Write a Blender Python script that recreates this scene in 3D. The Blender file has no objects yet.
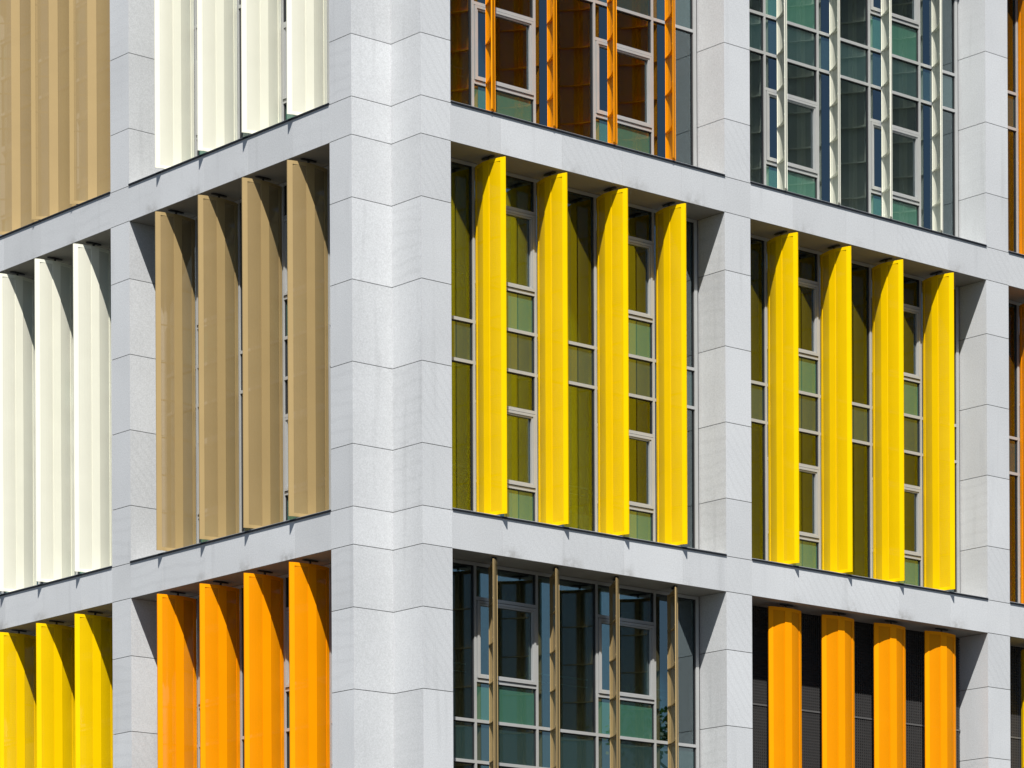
import bpy, bmesh, math, random
from mathutils import Vector, Matrix
R = math.radians
random.seed(11)
sc = bpy.context.scene
C = sc.collection

# ------------------------------------------------------------------ camera
EYE = 1.6
yaw, roll, F = -0.7469, -0.0044, 3435.34
cam = bpy.data.cameras.new('camera'); co = bpy.data.objects.new('camera', cam); C.objects.link(co)
fw = Vector((math.sin(-yaw), math.cos(yaw), 0)); rt = fw.cross(Vector((0, 0, 1))).normalized(); up = rt.cross(fw)
r2 = rt*math.cos(roll) + up*math.sin(roll); u2 = -rt*math.sin(roll) + up*math.cos(roll)
M = Matrix.Identity(4)
for i in range(3):
    M[i][0] = r2[i]; M[i][1] = u2[i]; M[i][2] = -fw[i]
M[0][3], M[1][3], M[2][3] = -34.694, -46.961, EYE
co.matrix_world = M
cam.sensor_width = 36; cam.lens = F/1024*36; cam.shift_x = -255.2/1024; cam.shift_y = 817.1/1024
cam.clip_start = .5; cam.clip_end = 3000
sc.camera = co

# ------------------------------------------------------------------ light
S = Vector((-.462, -.548, 1)).normalized()
SUN_EL = math.asin(S.z); SUN_AZ = math.atan2(S.x, S.y)
w = bpy.data.worlds.new('World'); sc.world = w; w.use_nodes = True
nt = w.node_tree; bg = nt.nodes['Background']
sky = nt.nodes.new('ShaderNodeTexSky'); sky.sky_type = 'NISHITA'; sky.sun_disc = False
sky.sun_elevation = SUN_EL; sky.sun_rotation = SUN_AZ; sky.air_density = 1.0; sky.dust_density = .6; sky.ozone_density = 2.0
nt.links.new(sky.outputs[0], bg.inputs[0]); bg.inputs[1].default_value = .05
sl = bpy.data.lights.new('sun', 'SUN'); sl.energy = 5.0; sl.angle = R(.5); sl.color = (1, .965, .91)
so = bpy.data.objects.new('sun', sl); C.objects.link(so)
so.rotation_euler = (-S).to_track_quat('-Z', 'Y').to_euler(); so.location = (-20, -30, 60)
vs = sc.view_settings; vs.view_transform = 'Standard'; vs.look = 'None'; vs.exposure = .70; vs.gamma = 1
sc.cycles.caustics_reflective = True; sc.cycles.blur_glossy = .3; sc.cycles.caustics_refractive = False
sc.cycles.max_bounces = 8; sc.cycles.transparent_max_bounces = 16; sc.cycles.sample_clamp_indirect = 6
sc.cycles.use_denoising = True

# ------------------------------------------------------------------ materials
def mat(name):
    m = bpy.data.materials.new(name); m.use_nodes = True
    return m, m.node_tree, m.node_tree.nodes['Principled BSDF'], m.node_tree.nodes.new, m.node_tree.links.new
def plain(name, col, rough=.5, metal=0, var=.06, scale=3.0, spec=.5, bump=0):
    m, t, b, N, L = mat(name)
    g = N('ShaderNodeNewGeometry'); n = N('ShaderNodeTexNoise'); n.inputs['Scale'].default_value = scale; n.inputs['Detail'].default_value = 6
    L(g.outputs['Position'], n.inputs['Vector'])
    mr = N('ShaderNodeMapRange'); mr.inputs[1].default_value = .3; mr.inputs[2].default_value = .7
    mr.inputs[3].default_value = 1-var; mr.inputs[4].default_value = 1+var
    L(n.outputs[0], mr.inputs[0])
    v = N('ShaderNodeVectorMath'); v.operation = 'SCALE'; v.inputs[0].default_value = col; L(mr.outputs[0], v.inputs['Scale'])
    L(v.outputs[0], b.inputs['Base Color'])
    b.inputs['Roughness'].default_value = rough; b.inputs['Metallic'].default_value = metal
    b.inputs['Specular IOR Level'].default_value = spec
    if bump:
        bp = N('ShaderNodeBump'); bp.inputs['Strength'].default_value = bump; bp.inputs['Distance'].default_value = .01
        L(n.outputs[0], bp.inputs['Height']); L(bp.outputs[0], b.inputs['Normal'])
    return m

def granite(name, stains=False):
    m, t, b, N, L = mat(name)
    g = N('ShaderNodeNewGeometry'); P = g.outputs['Position']
    at = N('ShaderNodeAttribute'); at.attribute_name = 'tone'
    sp = N('ShaderNodeSeparateColor'); L(at.outputs['Color'], sp.inputs[0])
    # fine crystals
    n1 = N('ShaderNodeTexNoise'); n1.inputs['Scale'].default_value = 42; n1.inputs['Detail'].default_value = 3; n1.inputs['Roughness'].default_value = .8; L(P, n1.inputs['Vector'])
    n2 = N('ShaderNodeTexNoise'); n2.inputs['Scale'].default_value = .9; n2.inputs['Detail'].default_value = 5; L(P, n2.inputs['Vector'])
    m1 = N('ShaderNodeMapRange'); m1.inputs[1].default_value = .3; m1.inputs[2].default_value = .7; m1.inputs[3].default_value = .84; m1.inputs[4].default_value = 1.16; L(n1.outputs[0], m1.inputs[0])
    m2 = N('ShaderNodeMapRange'); m2.inputs[1].default_value = .3; m2.inputs[2].default_value = .7; m2.inputs[3].default_value = .955; m2.inputs[4].default_value = 1.03; L(n2.outputs[0], m2.inputs[0])
    # diagonal veins on some slabs
    mp = N('ShaderNodeMapping'); mp.inputs['Rotation'].default_value = (R(0), R(38), R(0)); mp.inputs['Scale'].default_value = (1, 1, 1); L(P, mp.inputs['Vector'])
    wv = N('ShaderNodeTexWave'); wv.wave_type = 'BANDS'; wv.bands_direction = 'X'; wv.inputs['Scale'].default_value = 2.2; wv.inputs['Distortion'].default_value = 5; wv.inputs['Detail'].default_value = 3; wv.inputs['Detail Scale'].default_value = .5
    L(mp.outputs[0], wv.inputs['Vector'])
    m3 = N('ShaderNodeMapRange'); m3.inputs[1].default_value = 0; m3.inputs[2].default_value = .35; m3.inputs[3].default_value = .965; m3.inputs[4].default_value = 1.02; L(wv.outputs['Fac'], m3.inputs[0])
    vm = N('ShaderNodeMix'); vm.data_type = 'FLOAT'; L(sp.outputs[1], vm.inputs[0]); vm.inputs[2].default_value = 1; L(m3.outputs[0], vm.inputs[3])
    def mul(a, c):
        k = N('ShaderNodeMath'); k.operation = 'MULTIPLY'; L(a, k.inputs[0])
        if isinstance(c, float): k.inputs[1].default_value = c
        else: L(c, k.inputs[1])
        return k.outputs[0]
    f = mul(mul(mul(m1.outputs[0], m2.outputs[0]), vm.outputs[0]), sp.outputs[0]); f = mul(f, 2.0)
    # rain streaks, stretched along z
    mq = N('ShaderNodeMapping'); mq.inputs['Scale'].default_value = (5, 5, .35); L(P, mq.inputs['Vector'])
    n4 = N('ShaderNodeTexNoise'); n4.inputs['Scale'].default_value = 1; n4.inputs['Detail'].default_value = 4; L(mq.outputs[0], n4.inputs['Vector'])
    m4 = N('ShaderNodeMapRange'); m4.inputs[1].default_value = .58; m4.inputs[2].default_value = .75; m4.inputs[3].default_value = 1; m4.inputs[4].default_value = .90; L(n4.outputs[0], m4.inputs[0])
    f = mul(f, m4.outputs[0])
    col = N('ShaderNodeVectorMath'); col.operation = 'SCALE'; col.inputs[0].default_value = (.475, .489, .502); L(f, col.inputs['Scale'])
    out = col.outputs[0]
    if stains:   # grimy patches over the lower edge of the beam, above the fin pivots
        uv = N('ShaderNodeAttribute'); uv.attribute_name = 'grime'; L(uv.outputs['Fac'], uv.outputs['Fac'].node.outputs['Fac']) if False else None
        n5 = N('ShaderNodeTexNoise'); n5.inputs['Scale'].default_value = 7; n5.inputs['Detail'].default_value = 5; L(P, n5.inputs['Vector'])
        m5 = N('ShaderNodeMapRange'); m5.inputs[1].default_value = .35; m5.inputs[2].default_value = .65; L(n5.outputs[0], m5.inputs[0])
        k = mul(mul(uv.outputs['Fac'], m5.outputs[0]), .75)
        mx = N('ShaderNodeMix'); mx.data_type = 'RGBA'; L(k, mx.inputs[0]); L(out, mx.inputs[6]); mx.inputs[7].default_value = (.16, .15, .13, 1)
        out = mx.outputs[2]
    L(out, b.inputs['Base Color']); b.inputs['Roughness'].default_value = .62; b.inputs['Specular IOR Level'].default_value = .35
    bp = N('ShaderNodeBump'); bp.inputs['Strength'].default_value = .15; bp.inputs['Distance'].default_value = .003; L(n1.outputs[0], bp.inputs['Height']); L(bp.outputs[0], b.inputs['Normal'])
    return m

def perforated(name, base, opening):
    """powder-coated sheet with fine holes, far below one pixel: a third of it is open"""
    m = base.copy(); m.name = name; t = m.node_tree; N = t.nodes.new; L = t.links.new
    b = t.nodes['Principled BSDF']; o = t.nodes['Material Output']
    # the inner side is slightly darker
    gm = N('ShaderNodeNewGeometry'); mc = N('ShaderNodeMix'); mc.data_type = 'RGBA'; L(gm.outputs['Backfacing'], mc.inputs[0])
    src = b.inputs['Base Color'].links[0].from_socket; L(src, mc.inputs[6])
    dk = N('ShaderNodeVectorMath'); dk.operation = 'SCALE'; dk.inputs['Scale'].default_value = .95; L(src, dk.inputs[0]); L(dk.outputs[0], mc.inputs[7]); L(mc.outputs[2], b.inputs['Base Color'])
    tr = N('ShaderNodeBsdfTransparent'); mx = N('ShaderNodeMixShader'); mx.inputs[0].default_value = opening
    for v in [q for q in t.nodes if q.type == 'VECT_MATH' and q != dk]: v.inputs[0].default_value = tuple(.82*c for c in v.inputs[0].default_value)
    L(b.outputs[0], mx.inputs[1]); L(tr.outputs[0], mx.inputs[2]); L(mx.outputs[0], o.inputs['Surface'])
    return m

def glazing(name, tint, refl=.14, body=None):
    m, t, b, N, L = mat(name)
    o = t.nodes['Material Output']
    gl = N('ShaderNodeBsdfGlossy'); gl.inputs['Roughness'].default_value = .0; gl.inputs['Color'].default_value = (.76, .92, .96, 1)
    g = N('ShaderNodeNewGeometry'); n = N('ShaderNodeTexNoise'); n.inputs['Scale'].default_value = .55; n.inputs['Detail'].default_value = 1; L(g.outputs['Position'], n.inputs['Vector'])
    bp = N('ShaderNodeBump'); bp.inputs['Strength'].default_value = .05; bp.inputs['Distance'].default_value = .02; L(n.outputs[0], bp.inputs['Height']); L(bp.outputs[0], gl.inputs['Normal'])
    fr = N('ShaderNodeFresnel'); fr.inputs['IOR'].default_value = 1.5
    ad = N('ShaderNodeMath'); ad.operation = 'ADD'; L(fr.outputs[0], ad.inputs[0]); ad.inputs[1].default_value = refl; ad.use_clamp = True
    if body is None:
        un = N('ShaderNodeBsdfTransparent'); un.inputs['Color'].default_value = (*tint, 1)
    else:
        un = N('ShaderNodeBsdfDiffuse'); un.inputs['Color'].default_value = (*body, 1)
    mx = N('ShaderNodeMixShader'); L(ad.outputs[0], mx.inputs[0]); L(un.outputs[0], mx.inputs[1]); L(gl.outputs[0], mx.inputs[2])
    L(mx.outputs[0], o.inputs['Surface'])
    return m

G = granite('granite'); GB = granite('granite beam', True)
CORE = plain('joint mortar', (.09, .085, .08), .9)
FLASH = plain('dark zinc flashing', (.008, .010, .015), .6, 0, .05, 3, .2)
ALU = plain('champagne aluminium', (.36, .367, .365), .42, .15, .03)
GASK = plain('black gasket', (.012, .012, .014), .6)
STEEL = plain('dark bracket steel', (.03, .03, .032), .5, .4)
GLASS = glazing('tinted glass', (.56, .66, .62), .17)
RAIL = plain('white rail paint', (.75, .78, .74), .4)
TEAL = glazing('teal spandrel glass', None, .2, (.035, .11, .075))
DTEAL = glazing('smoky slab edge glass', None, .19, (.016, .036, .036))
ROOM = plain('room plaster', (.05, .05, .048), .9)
SLAB = plain('concrete slab', (.2, .2, .2), .9)
LOUV = plain('charcoal louvre', (.035, .034, .034), .6, .1)
LOUVJ = plain('charcoal joint trim', (.10, .10, .10), .5)
PAINT = {
 'yellow': plain('yellow powder coat', (.77, .50, .0), .55, 0, .025, 2.0, .06),
 'orange': plain('orange powder coat', (.82, .285, .0), .55, 0, .025, 2.0, .06),
 'tan':    plain('tan powder coat', (.335, .24, .108), .5, 0, .03, 2.0, .2),
 'cream':  plain('cream powder coat', (.72, .715, .60), .45, 0, .02, 2.0)}
PERF = {k: perforated(k+' perforated sheet', v, {'yellow': .07, 'orange': .07, 'tan': .16, 'cream': .05}[k]) for k, v in PAINT.items()}

# ------------------------------------------------------------------ mesh helpers
def box(bm, x0, x1, y0, y1, z0, z1, tone=None):
    vs = [bm.verts.new(p) for p in ((x0,y0,z0),(x1,y0,z0),(x1,y1,z0),(x0,y1,z0),(x0,y0,z1),(x1,y0,z1),(x1,y1,z1),(x0,y1,z1))]
    fs = [bm.faces.new([vs[i] for i in f]) for f in ((0,3,2,1),(4,5,6,7),(0,1,5,4),(1,2,6,5),(2,3,7,6),(3,0,4,7))]
    paint(bm, fs, tone); return fs
def prism(bm, pts, z0, z1, tone=None):
    a = [bm.verts.new((x, y, z0)) for x, y in pts]; b = [bm.verts.new((x, y, z1)) for x, y in pts]
    n = len(pts); fs = [bm.faces.new(a[::-1]), bm.faces.new(b)]
    fs += [bm.faces.new((a[i], a[(i+1) % n], b[(i+1) % n], b[i])) for i in range(n)]
    paint(bm, fs, tone); return fs
def paint(bm, fs, tone):
    if tone is None: return
    l = bm.loops.layers.float_color.get('tone') or bm.loops.layers.float_color.new('tone')
    for f in fs:
        for lp in f.loops: lp[l] = (*tone, 1)
def rtone():
    return (.5*random.uniform(.92, 1.05), random.choice((0, 0, 0, .4, .9)), 0)
def link(name, bm, m, parent=None, recalc=True, smooth=False):
    if recalc: bmesh.ops.recalc_face_normals(bm, faces=bm.faces)
    me = bpy.data.meshes.new(name); bm.to_mesh(me); bm.free(); me.materials.append(m)
    if smooth:
        for p in me.polygons: p.use_smooth = True
    o = bpy.data.objects.new(name, me); C.objects.link(o)
    if parent: o.parent = parent
    return o
def empty(name, loc=(0, 0, 0), rz=0, label=None, cat=None, group=None):
    o = bpy.data.objects.new(name, None); C.objects.link(o); o.location = loc; o.rotation_euler = (0, 0, rz)
    tag(o, label, cat, group); return o
def tag(o, label=None, cat=None, group=None, kind=None):
    if label: o['label'] = label
    if cat: o['category'] = cat
    if group: o['group'] = group
    if kind: o['kind'] = kind
    return o

# ------------------------------------------------------------------ setting
bm = bmesh.new(); box(bm, -1500, 1500, -1500, 1500, -.5, 0)
tag(link('ground', bm, plain('asphalt', (.045, .045, .043), .9, 0, .15, .4)), kind='structure')
bm = bmesh.new()
prism(bm, [(-6, -6), (45, -6), (45, 0.0), (0, 0), (0, 45), (-6, 45)], .004, .13)
tag(link('pavement', bm, plain('paving', (.09, .088, .082), .85, 0, .1, 1.5)), kind='structure')

# ------------------------------------------------------------------ the building
N0, PW, W, P2, MOD = .8415, .638, 6.3466, .6387, 7.0
BH = .6525
TOPS = [6.50, 13.50, 20.50, 27.50]           # tops of the beams
def wall(side):                               # (s along the wall from the corner, d inwards, z) -> world box bounds
    if side == 'R': return lambda s0, s1, d0, d1: (s0, s1, d0, d1)
    return lambda s0, s1, d0, d1: (d0, d1, s0, s1)
S1 = N0 + PW                                  # start of first bay
BAY = [S1 + i*(W + P2) for i in range(4)]
B = empty('office_building', (0, 0, 0), 0, 'grey granite office building with a square-grid stone frame and coloured fins', 'building')
G2 = .006
COURSE = [1.07, 1.4025, 1.4025, 1.4025, 1.07]
def courses():
    z = 0.13
    yield z, 3.0-G2; yield 3.0+G2, TOPS[0]-BH-G2
    for k, zt in enumerate(TOPS):
        yield zt-BH+G2, zt-G2
        if k < 3:
            z = zt
            for c in COURSE:
                yield z+G2, z+c-G2; z += c
# corner pier: square stone column with a re-entrant notch
n, q = N0, N0+PW
bm = bmesh.new()
L_ = [(0, n), (n, n), (n, 0), (q, 0), (q, q), (0, q)]
for z0, z1 in courses():
    fs = prism(bm, L_, z0, z1, rtone())
    # each visible face is a slab of its own
    for f in fs[2:]: paint(bm, [f], rtone())
link('corner_pier', bm, G, B)
bm = bmesh.new(); e = .02
prism(bm, [(e, n+e), (n+e, n+e), (n+e, e), (q-e, e), (q-e, q-e), (e, q-e)], .13, TOPS[3]-e); link('joint_backing', bm, CORE, B)
PD = .80; FD_ = .79
SOFF_SHADE = plain('soffit stone, unwashed', (.27, .255, .225), .85, 0, .12, 1.2)  # stone darkened so its colour carries the shade under the beams
for side in 'RL':
    f = wall(side)
    for i in range(3):
        s0 = BAY[i]+W; s1 = s0+P2
        if side == 'L' and i == 2: continue
        bm = bmesh.new()
        for z0, z1 in courses():
            fs = box(bm, *f(s0, s1, 0, PD), z0, z1, rtone())
            for g_ in fs: paint(bm, [g_], rtone())
        o = link('pier', bm, G, B)
        bm = bmesh.new(); box(bm, *f(s0+e, s1-e, e, PD-e), .13, TOPS[3]-e); link('joint_backing', bm, CORE, o)
    nb = 3 if side == 'R' else 2
    for i in range(nb):
        b0 = BAY[i]; cuts = [0, 1.09, 2.475, 3.87, 5.28, W]
        for k, zt in enumerate(TOPS):
            bm = bmesh.new()
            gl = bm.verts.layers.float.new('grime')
            for a, c in zip(cuts, cuts[1:]):
                t = rtone()
                # front split so that the grime has vertices to live on
                nx = 12; s0, s1 = b0+a+.002, b0+c-.002; z0, z1 = zt-BH, zt-.001
                box(bm, *f(s0, s1, .028, PD), z0+.0005, z1, t)
                col = []
                for iu in range(nx+1):
                    s = s0+(s1-s0)*iu/nx; row = []
                    for iv in range(9):
                        z = z0+(z1-z0)*iv/8
                        x0, x1, y0, y1 = f(s, s, 0, 0)
                        v = bm.verts.new((x0, y0, z))
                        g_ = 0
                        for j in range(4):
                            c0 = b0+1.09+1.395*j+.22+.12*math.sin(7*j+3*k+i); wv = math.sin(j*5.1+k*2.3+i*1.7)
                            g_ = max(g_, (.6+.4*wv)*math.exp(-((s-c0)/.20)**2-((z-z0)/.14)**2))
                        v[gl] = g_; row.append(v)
                    col.append(row)
                fs = []
                for iu in range(nx):
                    for iv in range(8):
                        fs.append(bm.faces.new((col[iu][iv], col[iu+1][iv], col[iu+1][iv+1], col[iu][iv+1])))
                bd = [[col[u][0] for u in range(nx+1)], [col[u][8] for u in range(nx+1)], col[0], col[nx]]
                for line in bd:
                    back = [bm.verts.new(((p.co.x+.028) if side == 'L' else p.co.x, (p.co.y+.028) if side == 'R' else p.co.y, p.co.z)) for p in line]
                    for u in range(len(line)-1): fs.append(bm.faces.new((line[u], line[u+1], back[u+1], back[u])))
                paint(bm, fs, t)
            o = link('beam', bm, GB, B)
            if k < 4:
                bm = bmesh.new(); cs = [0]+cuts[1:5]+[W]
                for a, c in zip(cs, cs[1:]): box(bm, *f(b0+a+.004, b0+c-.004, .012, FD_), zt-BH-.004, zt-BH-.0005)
                link('soffit', bm, SOFF_SHADE, o)  # thin sheet added to deepen the shade on the beam's underside
            if k < 3:
                bm = bmesh.new()
                box(bm, *f(b0+.004, b0+W-.004, -.022, .70), zt+.0, zt+.028)
                link('sill', bm, FLASH, o)
                bm = bmesh.new()
                box(bm, *f(b0+.006, b0+W-.006, .0, .69), zt+.030, zt+.042)
                link('drip_edge', bm, ALU, o)

# ---- windows
MULL = [1.06, 2.45, 3.84, 5.23]
ZR = [2.835, 3.555]                          # slab zone above beam top: transoms (centres)
FD = .725
def window(side, i, k):
    f = wall(side); b0 = BAY[i]; zt = TOPS[k]
    H = 7.0-BH
    fr = bmesh.new(); gk = bmesh.new(); gb = bmesh.new(); tbs = []; db = bmesh.new(); rl = bmesh.new()
    def fb(bm, s0, s1, d0, d1, z0, z1): box(bm, *f(b0+s0, b0+s1, d0, d1), zt+z0, zt+z1)
    xs = [0] + MULL + [6.27]
    hw = .023
    for j, x in enumerate(xs):
        a0, a1 = (x-hw, x+hw) if 0 < j < 5 else ((.004, .05) if j == 0 else (6.235, 6.31))
        fb(fr, a0, a1, FD, FD+.09, .05, H-.01)
    fb(gk, 6.312, W-.003, FD+.02, FD+.06, .05, H-.01)
    fb(gk, .004, W-.004, FD+.10, FD+.12, H-.12, H-.004)
    for j in range(5):
        s0 = xs[j]+(hw if j else .05); s1 = xs[j+1]-(hw if j < 4 else .035)
        case = j in (1, 3)
        tr = [ZR[0], ZR[1]] + ([.775, 2.165, 4.27, 5.71] if case else [])
        for z in tr: fb(fr, s0, s1, FD+.002, FD+.088, z-.028, z+.028)
        fb(fr, s0, s1, FD+.002, FD+.088, .05, .10); fb(fr, s0, s1, FD+.002, FD+.088, H-.07, H-.012)
        zs = sorted([.075, H-.04]+tr)
        for a, c in zip(zs, zs[1:]):
            mid = (a+c)/2; z0, z1 = a+.02, c-.02
            tgt = gb
            if ZR[0] < mid < ZR[1]: tgt = db
            elif case and (mid < .77 or ZR[1] < mid < 4.2): tgt = bmesh.new(); tbs.append(tgt)
            fb(tgt, s0-.01, s1+.01, FD+.045, FD+.060, z0, z1)
            # black gasket reveal round every pane
            fb(gk, s0, s0+.012, FD+.022, FD+.0445, z0, z1); fb(gk, s1-.022, s1, FD+.022, FD+.0445, z0, z1)
            fb(gk, s0+.012, s1-.022, FD+.022, FD+.0445, z1-.025, z1)
    nm = link('window', fr, ALU, B)
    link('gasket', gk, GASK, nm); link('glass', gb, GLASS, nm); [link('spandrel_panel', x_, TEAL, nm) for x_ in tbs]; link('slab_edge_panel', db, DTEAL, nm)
    for j in (1, 3):
        for za, zb in ((.775, 2.165), (4.27, 5.71)):
            cb = bmesh.new(); s0, s1 = xs[j]+hw+.014, xs[j+1]-hw-.014; z0, z1 = za+.042, zb-.042
            for (wd, da, dd) in ((.0, FD-.018, .05), (.048, FD-.004, .046)):
                t = .044 if wd == 0 else .024
                a0, a1, c0, c1 = s0+wd, s1-wd, z0+wd, z1-wd
                fb(cb, a0, a0+t, da, da+dd, c0, c1); fb(cb, a1-t, a1, da, da+dd, c0, c1)
                fb(cb, a0+t, a1-t, da, da+dd, c0, c0+t); fb(cb, a0+t, a1-t, da, da+dd, c1-t, c1)
            link('casement', cb, ALU, nm)
    # rails behind the tall fixed panes
    for j in (0, 2, 4):
        for z in (1.02, 4.55):
            fb(rl, xs[j]+.06, xs[j+1]-.06, FD+.20, FD+.225, z, z+.022); fb(rl, xs[j]+.06, xs[j+1]-.06, FD+.20, FD+.215, z-.13, z-.12)
    link('guard_rail', rl, RAIL, nm)
    # room behind
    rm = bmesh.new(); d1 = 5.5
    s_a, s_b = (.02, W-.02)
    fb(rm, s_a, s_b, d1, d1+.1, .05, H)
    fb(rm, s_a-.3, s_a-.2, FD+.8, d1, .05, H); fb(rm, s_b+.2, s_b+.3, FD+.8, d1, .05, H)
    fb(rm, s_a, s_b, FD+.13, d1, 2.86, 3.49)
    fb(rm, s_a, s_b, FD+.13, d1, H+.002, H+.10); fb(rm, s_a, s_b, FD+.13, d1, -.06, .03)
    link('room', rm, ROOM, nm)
def louvres(side, i, k):
    f = wall(side); b0 = BAY[i]; zt = TOPS[k]-7.0*0; H = 7.0-BH
    bm = bmesh.new(); s = .03
    box(bm, *f(b0+.004, b0+W-.004, .80, .84), zt+.05, zt+H-.01)
    while s < W-.05:
        box(bm, *f(b0+s, b0+s+.026, .765, .80), zt+.05, zt+H-.012); s += .052
    z = .08
    hb = bmesh.new()
    while z < H-.05:
        box(hb, *f(b0+.01, b0+W-.01, .772, .79), zt+z, zt+z+.018); z += .055
    o = link('louvre_panel', bm, LOUV, B)
    link('louvre_blades', hb, LOUV, o)
    bm = bmesh.new()
    for z in (2.1, 4.47): box(bm, *f(b0+.01, b0+W-.01, .755, .764), zt+z, zt+z+.03)
    link('joint_trim', bm, LOUVJ, o)
for side in 'RL':
    for i in range(3 if side == 'R' else 2):
        for k in range(3):
            if side == 'R' and k == 0 and i in (1, 2): louvres(side, i, k)
            else: window(side, i, k)
# body of the building behind the rooms, roof and closed ends
bm = bmesh.new()
xe = BAY[2]+W+P2; ye = BAY[1]+W+P2
box(bm, 5.8, xe, 5.8, ye, .13, TOPS[3]-.05); link('core', bm, SLAB, B)
bm = bmesh.new(); box(bm, PD+.01, xe, PD+.01, ye, TOPS[3]-.3, TOPS[3]-.06); link('roof', bm, SLAB, B)
bm = bmesh.new()
box(bm, *wall('R')(S1, xe-P2, .72, .78), .13, TOPS[0]-BH-.01); box(bm, *wall('L')(S1, ye-P2, .72, .78), .13, TOPS[0]-BH-.01)
link('ground_floor_glazing', bm, DTEAL, B)

# ------------------------------------------------------------------ fins
CH, SAG, FH = .845, .097, 6.20
def arc(t): return SAG*(1-(2*t/CH)**2)
def sheet(bm, t0, t1, z0, z1, th=.012, nseg=1):
    """curved strip following the arc (t along local x, bulge towards -y)"""
    o_, i_ = [], []
    for u in range(nseg+1):
        t = t0+(t1-t0)*u/nseg; h = arc(t)
        for z, lst in ((z0, 0), (z1, 1)):
            pass
        o_.append((bm.verts.new((t, -h, z0)), bm.verts.new((t, -h, z1))))
        i_.append((bm.verts.new((t, -h+th, z0)), bm.verts.new((t, -h+th, z1))))
    for u in range(nseg):
        bm.faces.new((o_[u][0], o_[u+1][0], o_[u+1][1], o_[u][1])); bm.faces.new((i_[u+1][0], i_[u][0], i_[u][1], i_[u+1][1]))
        bm.faces.new((o_[u][1], o_[u+1][1], i_[u+1][1], i_[u][1])); bm.faces.new((o_[u+1][0], o_[u][0], i_[u][0], i_[u+1][0]))
    bm.faces.new((o_[0][0], o_[0][1], i_[0][1], i_[0][0])); bm.faces.new((o_[-1][1], o_[-1][0], i_[-1][0], i_[-1][1]))
def lens(bm, z0, z1, back=0., inset=.006, nseg=14):
    pts = []
    for u in range(nseg+1):
        t = -CH/2+.008+(CH-.016)*u/nseg; pts.append((t, -max(arc(t)-inset, 0)))
    for u in range(nseg, -1, -1):
        t = (-CH/2+.008+(CH-.016)*u/nseg)
        pts.append((t, .008+back))
    prism(bm, pts, z0, z1)
MESH = {}
def fin_meshes():
    def mk(key, bm):
        bmesh.ops.recalc_face_normals(bm, faces=bm.faces)
        me = bpy.data.meshes.new(key); bm.to_mesh(me); bm.free(); MESH[key] = me
    bm = bmesh.new()
    e1, c1 = .4*CH, .1*CH
    sheet(bm, -CH/2, -e1, 0, FH); sheet(bm, -c1, c1, 0, FH); sheet(bm, e1, CH/2, 0, FH)
    for a, b in ((-e1, -c1), (c1, e1)):
        sheet(bm, a, b, 0, .06); sheet(bm, a, b, FH-.06, FH)
    for s_ in (-1, 1):       # folded lips along both long edges
        x = s_*CH/2; x0, x1 = sorted((x, x-s_*.006)); box(bm, x0, x1, 0.005, .018, 0, FH)
    mk('frame', bm)
    for nme, a, b in (('perforated_sheet', -e1, -c1), ('perforated_sheet_b', c1, e1)):
        bm = bmesh.new()
        # one skin only: the holes are in the material
        vs_ = [(bm.verts.new((a+(b-a)*u/5, -arc(a+(b-a)*u/5)+.011, .06)), bm.verts.new((a+(b-a)*u/5, -arc(a+(b-a)*u/5)+.011, FH-.06))) for u in range(6)]
        for u in range(5): bm.faces.new((vs_[u][0], vs_[u+1][0], vs_[u+1][1], vs_[u][1]))
        me = bpy.data.meshes.new(nme); bm.to_mesh(me); bm.free(); MESH[nme] = me
    bm = bmesh.new(); ng = 14; ts = [(-.49+.98*u/ng)*CH for u in range(ng+1)]
    prism(bm, [(t, -arc(t)+.014) for t in ts]+[(t, -arc(t)*.45+.026) for t in ts[::-1]], 0, .015); mk('rib', bm)
    bm = bmesh.new(); lens(bm, 0, .006, .0, .012); mk('end_cap', bm)
    bm = bmesh.new(); prism(bm, [((.03)*math.cos(math.pi*a/8), -SAG+.008+.03*math.sin(math.pi*a/8)) for a in range(9)], .03, FH-.03); mk('spine', bm)
    bm = bmesh.new(); prism(bm, [(.02*math.cos(a*math.pi/6), -.03+.02*math.sin(a*math.pi/6)) for a in range(12)], 0, .05); mk('pivot_pin', bm)
    bm = bmesh.new(); prism(bm, [(-.17, -.03), (-.14, -.075), (0, -.09), (.14, -.075), (.17, -.03), (.14, .0), (-.14, .0)], 0, .012); mk('pivot_plate', bm)
fin_meshes()
def fin(colour):
    root = empty('sun_shade_fin')
    def part(name, key, m, z):
        me = MESH[key].copy(); me.materials.append(m); o = bpy.data.objects.new(name, me); C.objects.link(o); o.parent = root; o.location = (0, 0, z); return o
    part('frame', 'frame', PAINT[colour], 0)
    part('perforated_sheet', 'perforated_sheet', PERF[colour], 0); part('perforated_sheet', 'perforated_sheet_b', PERF[colour], 0)
    r0 = part('rib', 'rib', PAINT[colour], FH/9)
    for k in range(2, 9):
        o = r0.copy(); C.objects.link(o); o.parent = root; o.location = (0, 0, k*FH/9)
    c0 = part('end_cap', 'end_cap', PAINT[colour], .012); o = c0.copy(); C.objects.link(o); o.parent = root; o.location = (0, 0, FH-.02)
    part('spine', 'spine', PAINT[colour], 0)
    p0 = part('pivot_pin', 'pivot_pin', STEEL, -.03); o = p0.copy(); C.objects.link(o); o.parent = root; o.location = (0, 0, FH)
    part('pivot_plate', 'pivot_plate', STEEL, FH+.055)
    return root
def copy_fin(o):
    c = o.copy(); C.objects.link(c)
    for ch in o.children:
        d = ch.copy(); C.objects.link(d); d.parent = c
    return c
FIRST = {}
AX = [1.08, 2.47, 3.865, 5.265]
ORD = ['first', 'second', 'third', 'fourth']
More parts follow.
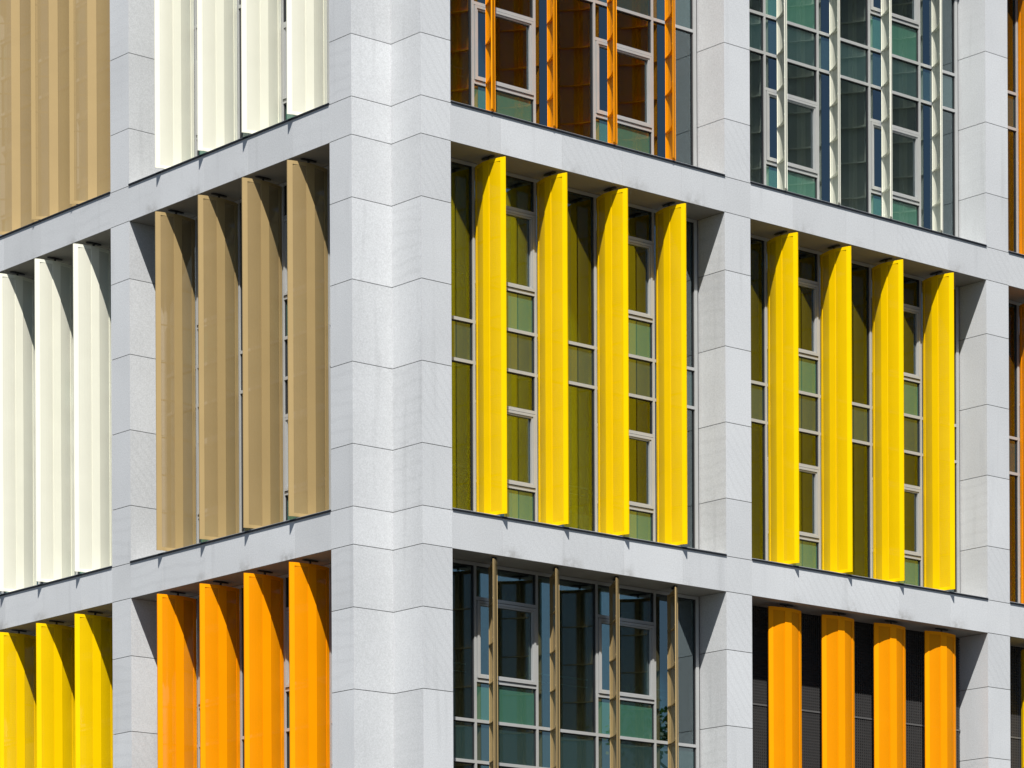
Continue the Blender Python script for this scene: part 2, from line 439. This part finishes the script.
def bay_fins(side, i, k, colour, rz, how, where, group, count=4, start=0):
    for j in range(start, count):
        if colour not in FIRST: FIRST[colour] = o = fin(colour)
        else: o = copy_fin(FIRST[colour])
        s = BAY[i]+AX[j]+({0: -.018, 1: .015}[i] if side == 'L' else 0); d = .288
        if (side, i, k) == ('R', 1, 0): s += .03
        o.location = (s, d, TOPS[k]+.065) if side == 'R' else (d, s, TOPS[k]+.065)
        a = rz[j] if isinstance(rz, (list, tuple)) else rz
        o.rotation_euler = (0, 0, R(a+random.uniform(-.9, .9)))
        tag(o, '%s %s, %s from corner, %s' % (colour, how, ORD[j], where), 'sun shade', group)
SIDE = {'L0': 'bay left of corner pier', 'L1': 'far left bay', 'R0': 'bay right of corner pier', 'R1': 'second bay right', 'R2': 'bay at right picture edge'}
ROW = ['bottom row', 'middle row', 'top row']
PLAN = [('L', 0, 2, 'cream', 0, 'broad fin'), ('L', 0, 1, 'tan', 0, 'broad fin'), ('L', 0, 0, 'orange', 0, 'broad fin'),
        ('L', 1, 2, 'tan', -30, 'half-closed fin'), ('L', 1, 1, 'cream', 0, 'broad fin'), ('L', 1, 0, 'yellow', 0, 'broad fin'),
        ('R', 0, 2, 'orange', 57.5, 'ribbed fin edge-on'), ('R', 0, 1, 'yellow', -90, 'fin'), ('R', 0, 0, 'tan', 57.5, 'ribbed fin edge-on'),
        ('R', 1, 2, 'cream', 56, 'ribbed fin edge-on'), ('R', 1, 1, 'yellow', -90, 'fin'), ('R', 1, 0, 'orange', 0, 'fin over dark louvres'),
        ('R', 2, 2, 'orange', -90, 'fin'), ('R', 2, 1, 'orange', -90, 'fin'), ('R', 2, 0, 'yellow', -90, 'fin')]
for side, i, k, colour, rz, how in PLAN:
    cnt = 4 if i < 2 else 1
    if side == 'L' and i == 1: cnt = 3
    bay_fins(side, i, k, colour, rz, how, '%s, %s' % (ROW[k], SIDE[side+str(i)]), '%s fins in the %s, %s' % (colour, ROW[k], SIDE[side+str(i)]), cnt)

# ------------------------------------------------------------------ things behind the glass
LEAF = plain('house plant leaf', (.34, .48, .04), .5, 0, .2, 9); POT = plain('terracotta pot', (.30, .11, .05), .8)
def blade(bm, base, tip, wd, nseg=6):
    a = Vector(base); b = Vector(tip); side = (b-a).cross(Vector((0, 0, 1))); side = (side.normalized() if side.length > 1e-4 else Vector((1, 0, 0)))*wd
    prev = None
    for u in range(nseg+1):
        t = u/nseg; c = a.lerp(b, t)+Vector((0, 0, 1))*(.35*(b-a).length*t*(1-t)); k = max(math.sin(math.pi*min(t*.85+.12, 1)), .04)
        q = (bm.verts.new(c-side*k), bm.verts.new(c+side*k))
        if prev: bm.faces.new((prev[0], prev[1], q[1], q[0]))
        prev = q
def pot_plant(x, y, z, h, r, nl, label, group=None, pot=.16):
    t = empty('potted_plant', (x, y, z), 0, label, 'plant', group)
    bm = bmesh.new()
    pr = [(pot*.7, 0), (pot, pot*1.5), (pot*1.08, pot*1.5), (pot*1.08, pot*1.75), (pot*.9, pot*1.75), (pot*.85, pot*1.4)]
    rings = [[bm.verts.new((a*math.cos(k*math.pi/8), a*math.sin(k*math.pi/8), zz)) for k in range(16)] for a, zz in pr]
    for a, b in zip(rings, rings[1:]):
        for k in range(16): bm.faces.new((a[k], a[(k+1) % 16], b[(k+1) % 16], b[k]))
    bm.faces.new(rings[0][::-1]); bm.faces.new(rings[-1]); link('pot', bm, POT, t)
    bm = bmesh.new()
    for k in range(nl):
        a = random.uniform(0, 6.28); rr = r*random.uniform(.5, 1); zz = pot*1.5
        blade(bm, (.02*math.cos(a), .02*math.sin(a), zz), (rr*math.cos(a), rr*math.sin(a), zz+(h-zz)*random.uniform(.35, 1)), .05*h)
    link('leaves', bm, LEAF, t, False)
STAND = plain('beech wood', (.35, .24, .13), .6)

pot_plant(2.34, 1.06, TOPS[2]+.03, 1.5, .27, 20, 'leafy green house plant behind the top window beside the corner pier', pot=.13)
bm = bmesh.new()
for x, y in ((-.5, -.2), (.5, -.2), (-.5, .2), (.5, .2)): box(bm, x-.02, x+.02, y-.02, y+.02, 0, .40)
t = empty('low_cupboard', (5.10, 1.02, TOPS[1]+.03), 0, 'pale green office cupboard behind the pane right of the second yellow fin', 'cupboard'); bm.free()
bm = bmesh.new(); box(bm, -.22, .22, -.18, .18, .0, .50); link('body', bm, plain('pale laminate', (.62, .70, .46), .5), t)
bm = bmesh.new(); box(bm, -.235, .235, -.19, .19, .502, .53); link('top', bm, STAND, t)
bm = bmesh.new(); box(bm, -.205, -.01, -.197, -.182, .03, .48); box(bm, .01, .205, -.197, -.182, .03, .48); link('doors', bm, plain('pale laminate door', (.64, .72, .48), .5), t)
bm = bmesh.new(); box(bm, -.10, .10, -.09, .09, 0, .10)
o = link('storage_box', bm, plain('yellow cardboard', (.60, .52, .05), .7)); o.location = (5.07, .99, TOPS[1]+.562)
bm = bmesh.new(); box(bm, -.105, .105, -.095, .095, .101, .125); link('lid', bm, plain('yellow lid', (.66, .58, .08), .7), o)
tag(o, 'small yellow box on the pale cupboard behind the window', 'box')
# desks that carry the two small plants of the lower bay
for x, z, lab in ((3.88, 10.93, 'small green plant behind the casement nearest the corner, bottom row'), (6.42, 10.95, 'small green plant behind the casement farther from the corner, bottom row')):
    zf = TOPS[0]+3.49; 
    t = empty('side_table', (x, 1.12, zf), 0, lab.replace('small green plant', 'low wooden side table'), 'table')
    bm = bmesh.new(); box(bm, -.4, .4, -.17, .17, z-zf-.17, z-zf-.14); link('tabletop', bm, STAND, t)
    for a in (-.37, .37):
        for b in (-.14, .14):
            bm = bmesh.new(); box(bm, a-.02, a+.02, b-.02, b+.02, .005, z-zf-.171); link('leg', bm, STAND, t)
    pot_plant(x, 1.10, z-.138, .34, .22, 18, lab, None, .07)

# ------------------------------------------------------------------ street tree across the road, mirrored in the lower panes
BARK = plain('bark', (.12, .095, .07), .9, 0, .2, 6, .3, .4)
def leafmat():
    m, t, b, N, L = mat('tree leaves'); at = N('ShaderNodeAttribute'); at.attribute_name = 'tone'
    L(at.outputs['Color'], b.inputs['Base Color']); b.inputs['Roughness'].default_value = .55
    tl = N('ShaderNodeBsdfTranslucent'); L(at.outputs['Color'], tl.inputs['Color']); mx = N('ShaderNodeMixShader'); mx.inputs[0].default_value = .3
    L(b.outputs[0], mx.inputs[1]); L(tl.outputs[0], mx.inputs[2]); L(mx.outputs[0], t.nodes['Material Output'].inputs['Surface']); return m
def tube(bm, a, b, ra, rb, n=8):
    a, b = Vector(a), Vector(b); d = (b-a).normalized(); u = d.orthogonal().normalized(); v = d.cross(u)
    A = [bm.verts.new(a+(u*math.cos(k*2*math.pi/n)+v*math.sin(k*2*math.pi/n))*ra) for k in range(n)]
    Q = [bm.verts.new(b+(u*math.cos(k*2*math.pi/n)+v*math.sin(k*2*math.pi/n))*rb) for k in range(n)]
    for k in range(n): bm.faces.new((A[k], A[(k+1) % n], Q[(k+1) % n], Q[k]))
    bm.faces.new(A[::-1]); bm.faces.new(Q)
def tree(x, y, h, rad, label):
    t = empty('street_tree', (x, y, 0), 0, label, 'tree')
    bm = bmesh.new(); tube(bm, (0, 0, 0), (.1, 0, h*.35), .28, .2); tube(bm, (.1, 0, h*.35), (0, .2, h*.8), .2, .07)
    tips = []
    for k in range(18):
        a = k*2.4; z0 = h*(.32+.5*k/18); rr = rad*random.uniform(.55, .95)*math.sqrt(max(1-((z0-h*.5)/(h*.6))**2, .1))
        tip = (rr*math.cos(a), rr*math.sin(a), min(z0+rr*.6, h*.95)); tips.append(tip); tube(bm, (.05, .05, z0), tip, .08, .02, 6)
    link('trunk', bm, BARK, t)
    bm = bmesh.new(); lay = bm.loops.layers.float_color.new('tone')
    cl = []
    for k in range(150):
        while True:
            p = Vector((random.uniform(-1, 1), random.uniform(-1, 1), random.uniform(-1, 1)))
            if .35 < p.length < 1: break
        cl.append(Vector((p.x*rad, p.y*rad, h*.62+p.z*h*.37)))
    cl += [Vector(q) for q in tips]
    for c in cl:
        sh = random.uniform(.6, 1.3); cr = random.uniform(.45, .85)
        for q in range(60):
            d = Vector((random.gauss(0, 1), random.gauss(0, 1), random.gauss(0, .7))).normalized()*cr*random.uniform(.3, 1); p = c+d
            e1_ = Vector((random.gauss(0, 1), random.gauss(0, 1), random.gauss(0, 1))).normalized(); e2_ = e1_.orthogonal().normalized(); L1, L2 = .10, .055
            fc = bm.faces.new([bm.verts.new(p+e1_*L1), bm.verts.new(p+e2_*L2), bm.verts.new(p-e1_*L1), bm.verts.new(p-e2_*L2)])
            g = sh*random.uniform(.8, 1.2)
            for lp in fc.loops: lp[lay] = (.05*g, .11*g, .02*g, 1)
    link('crown', bm, leafmat(), t, False)
tree(26.6, -20, 15.3, 4.6, 'leafy green street tree across the road, mirrored in the lower window panes')
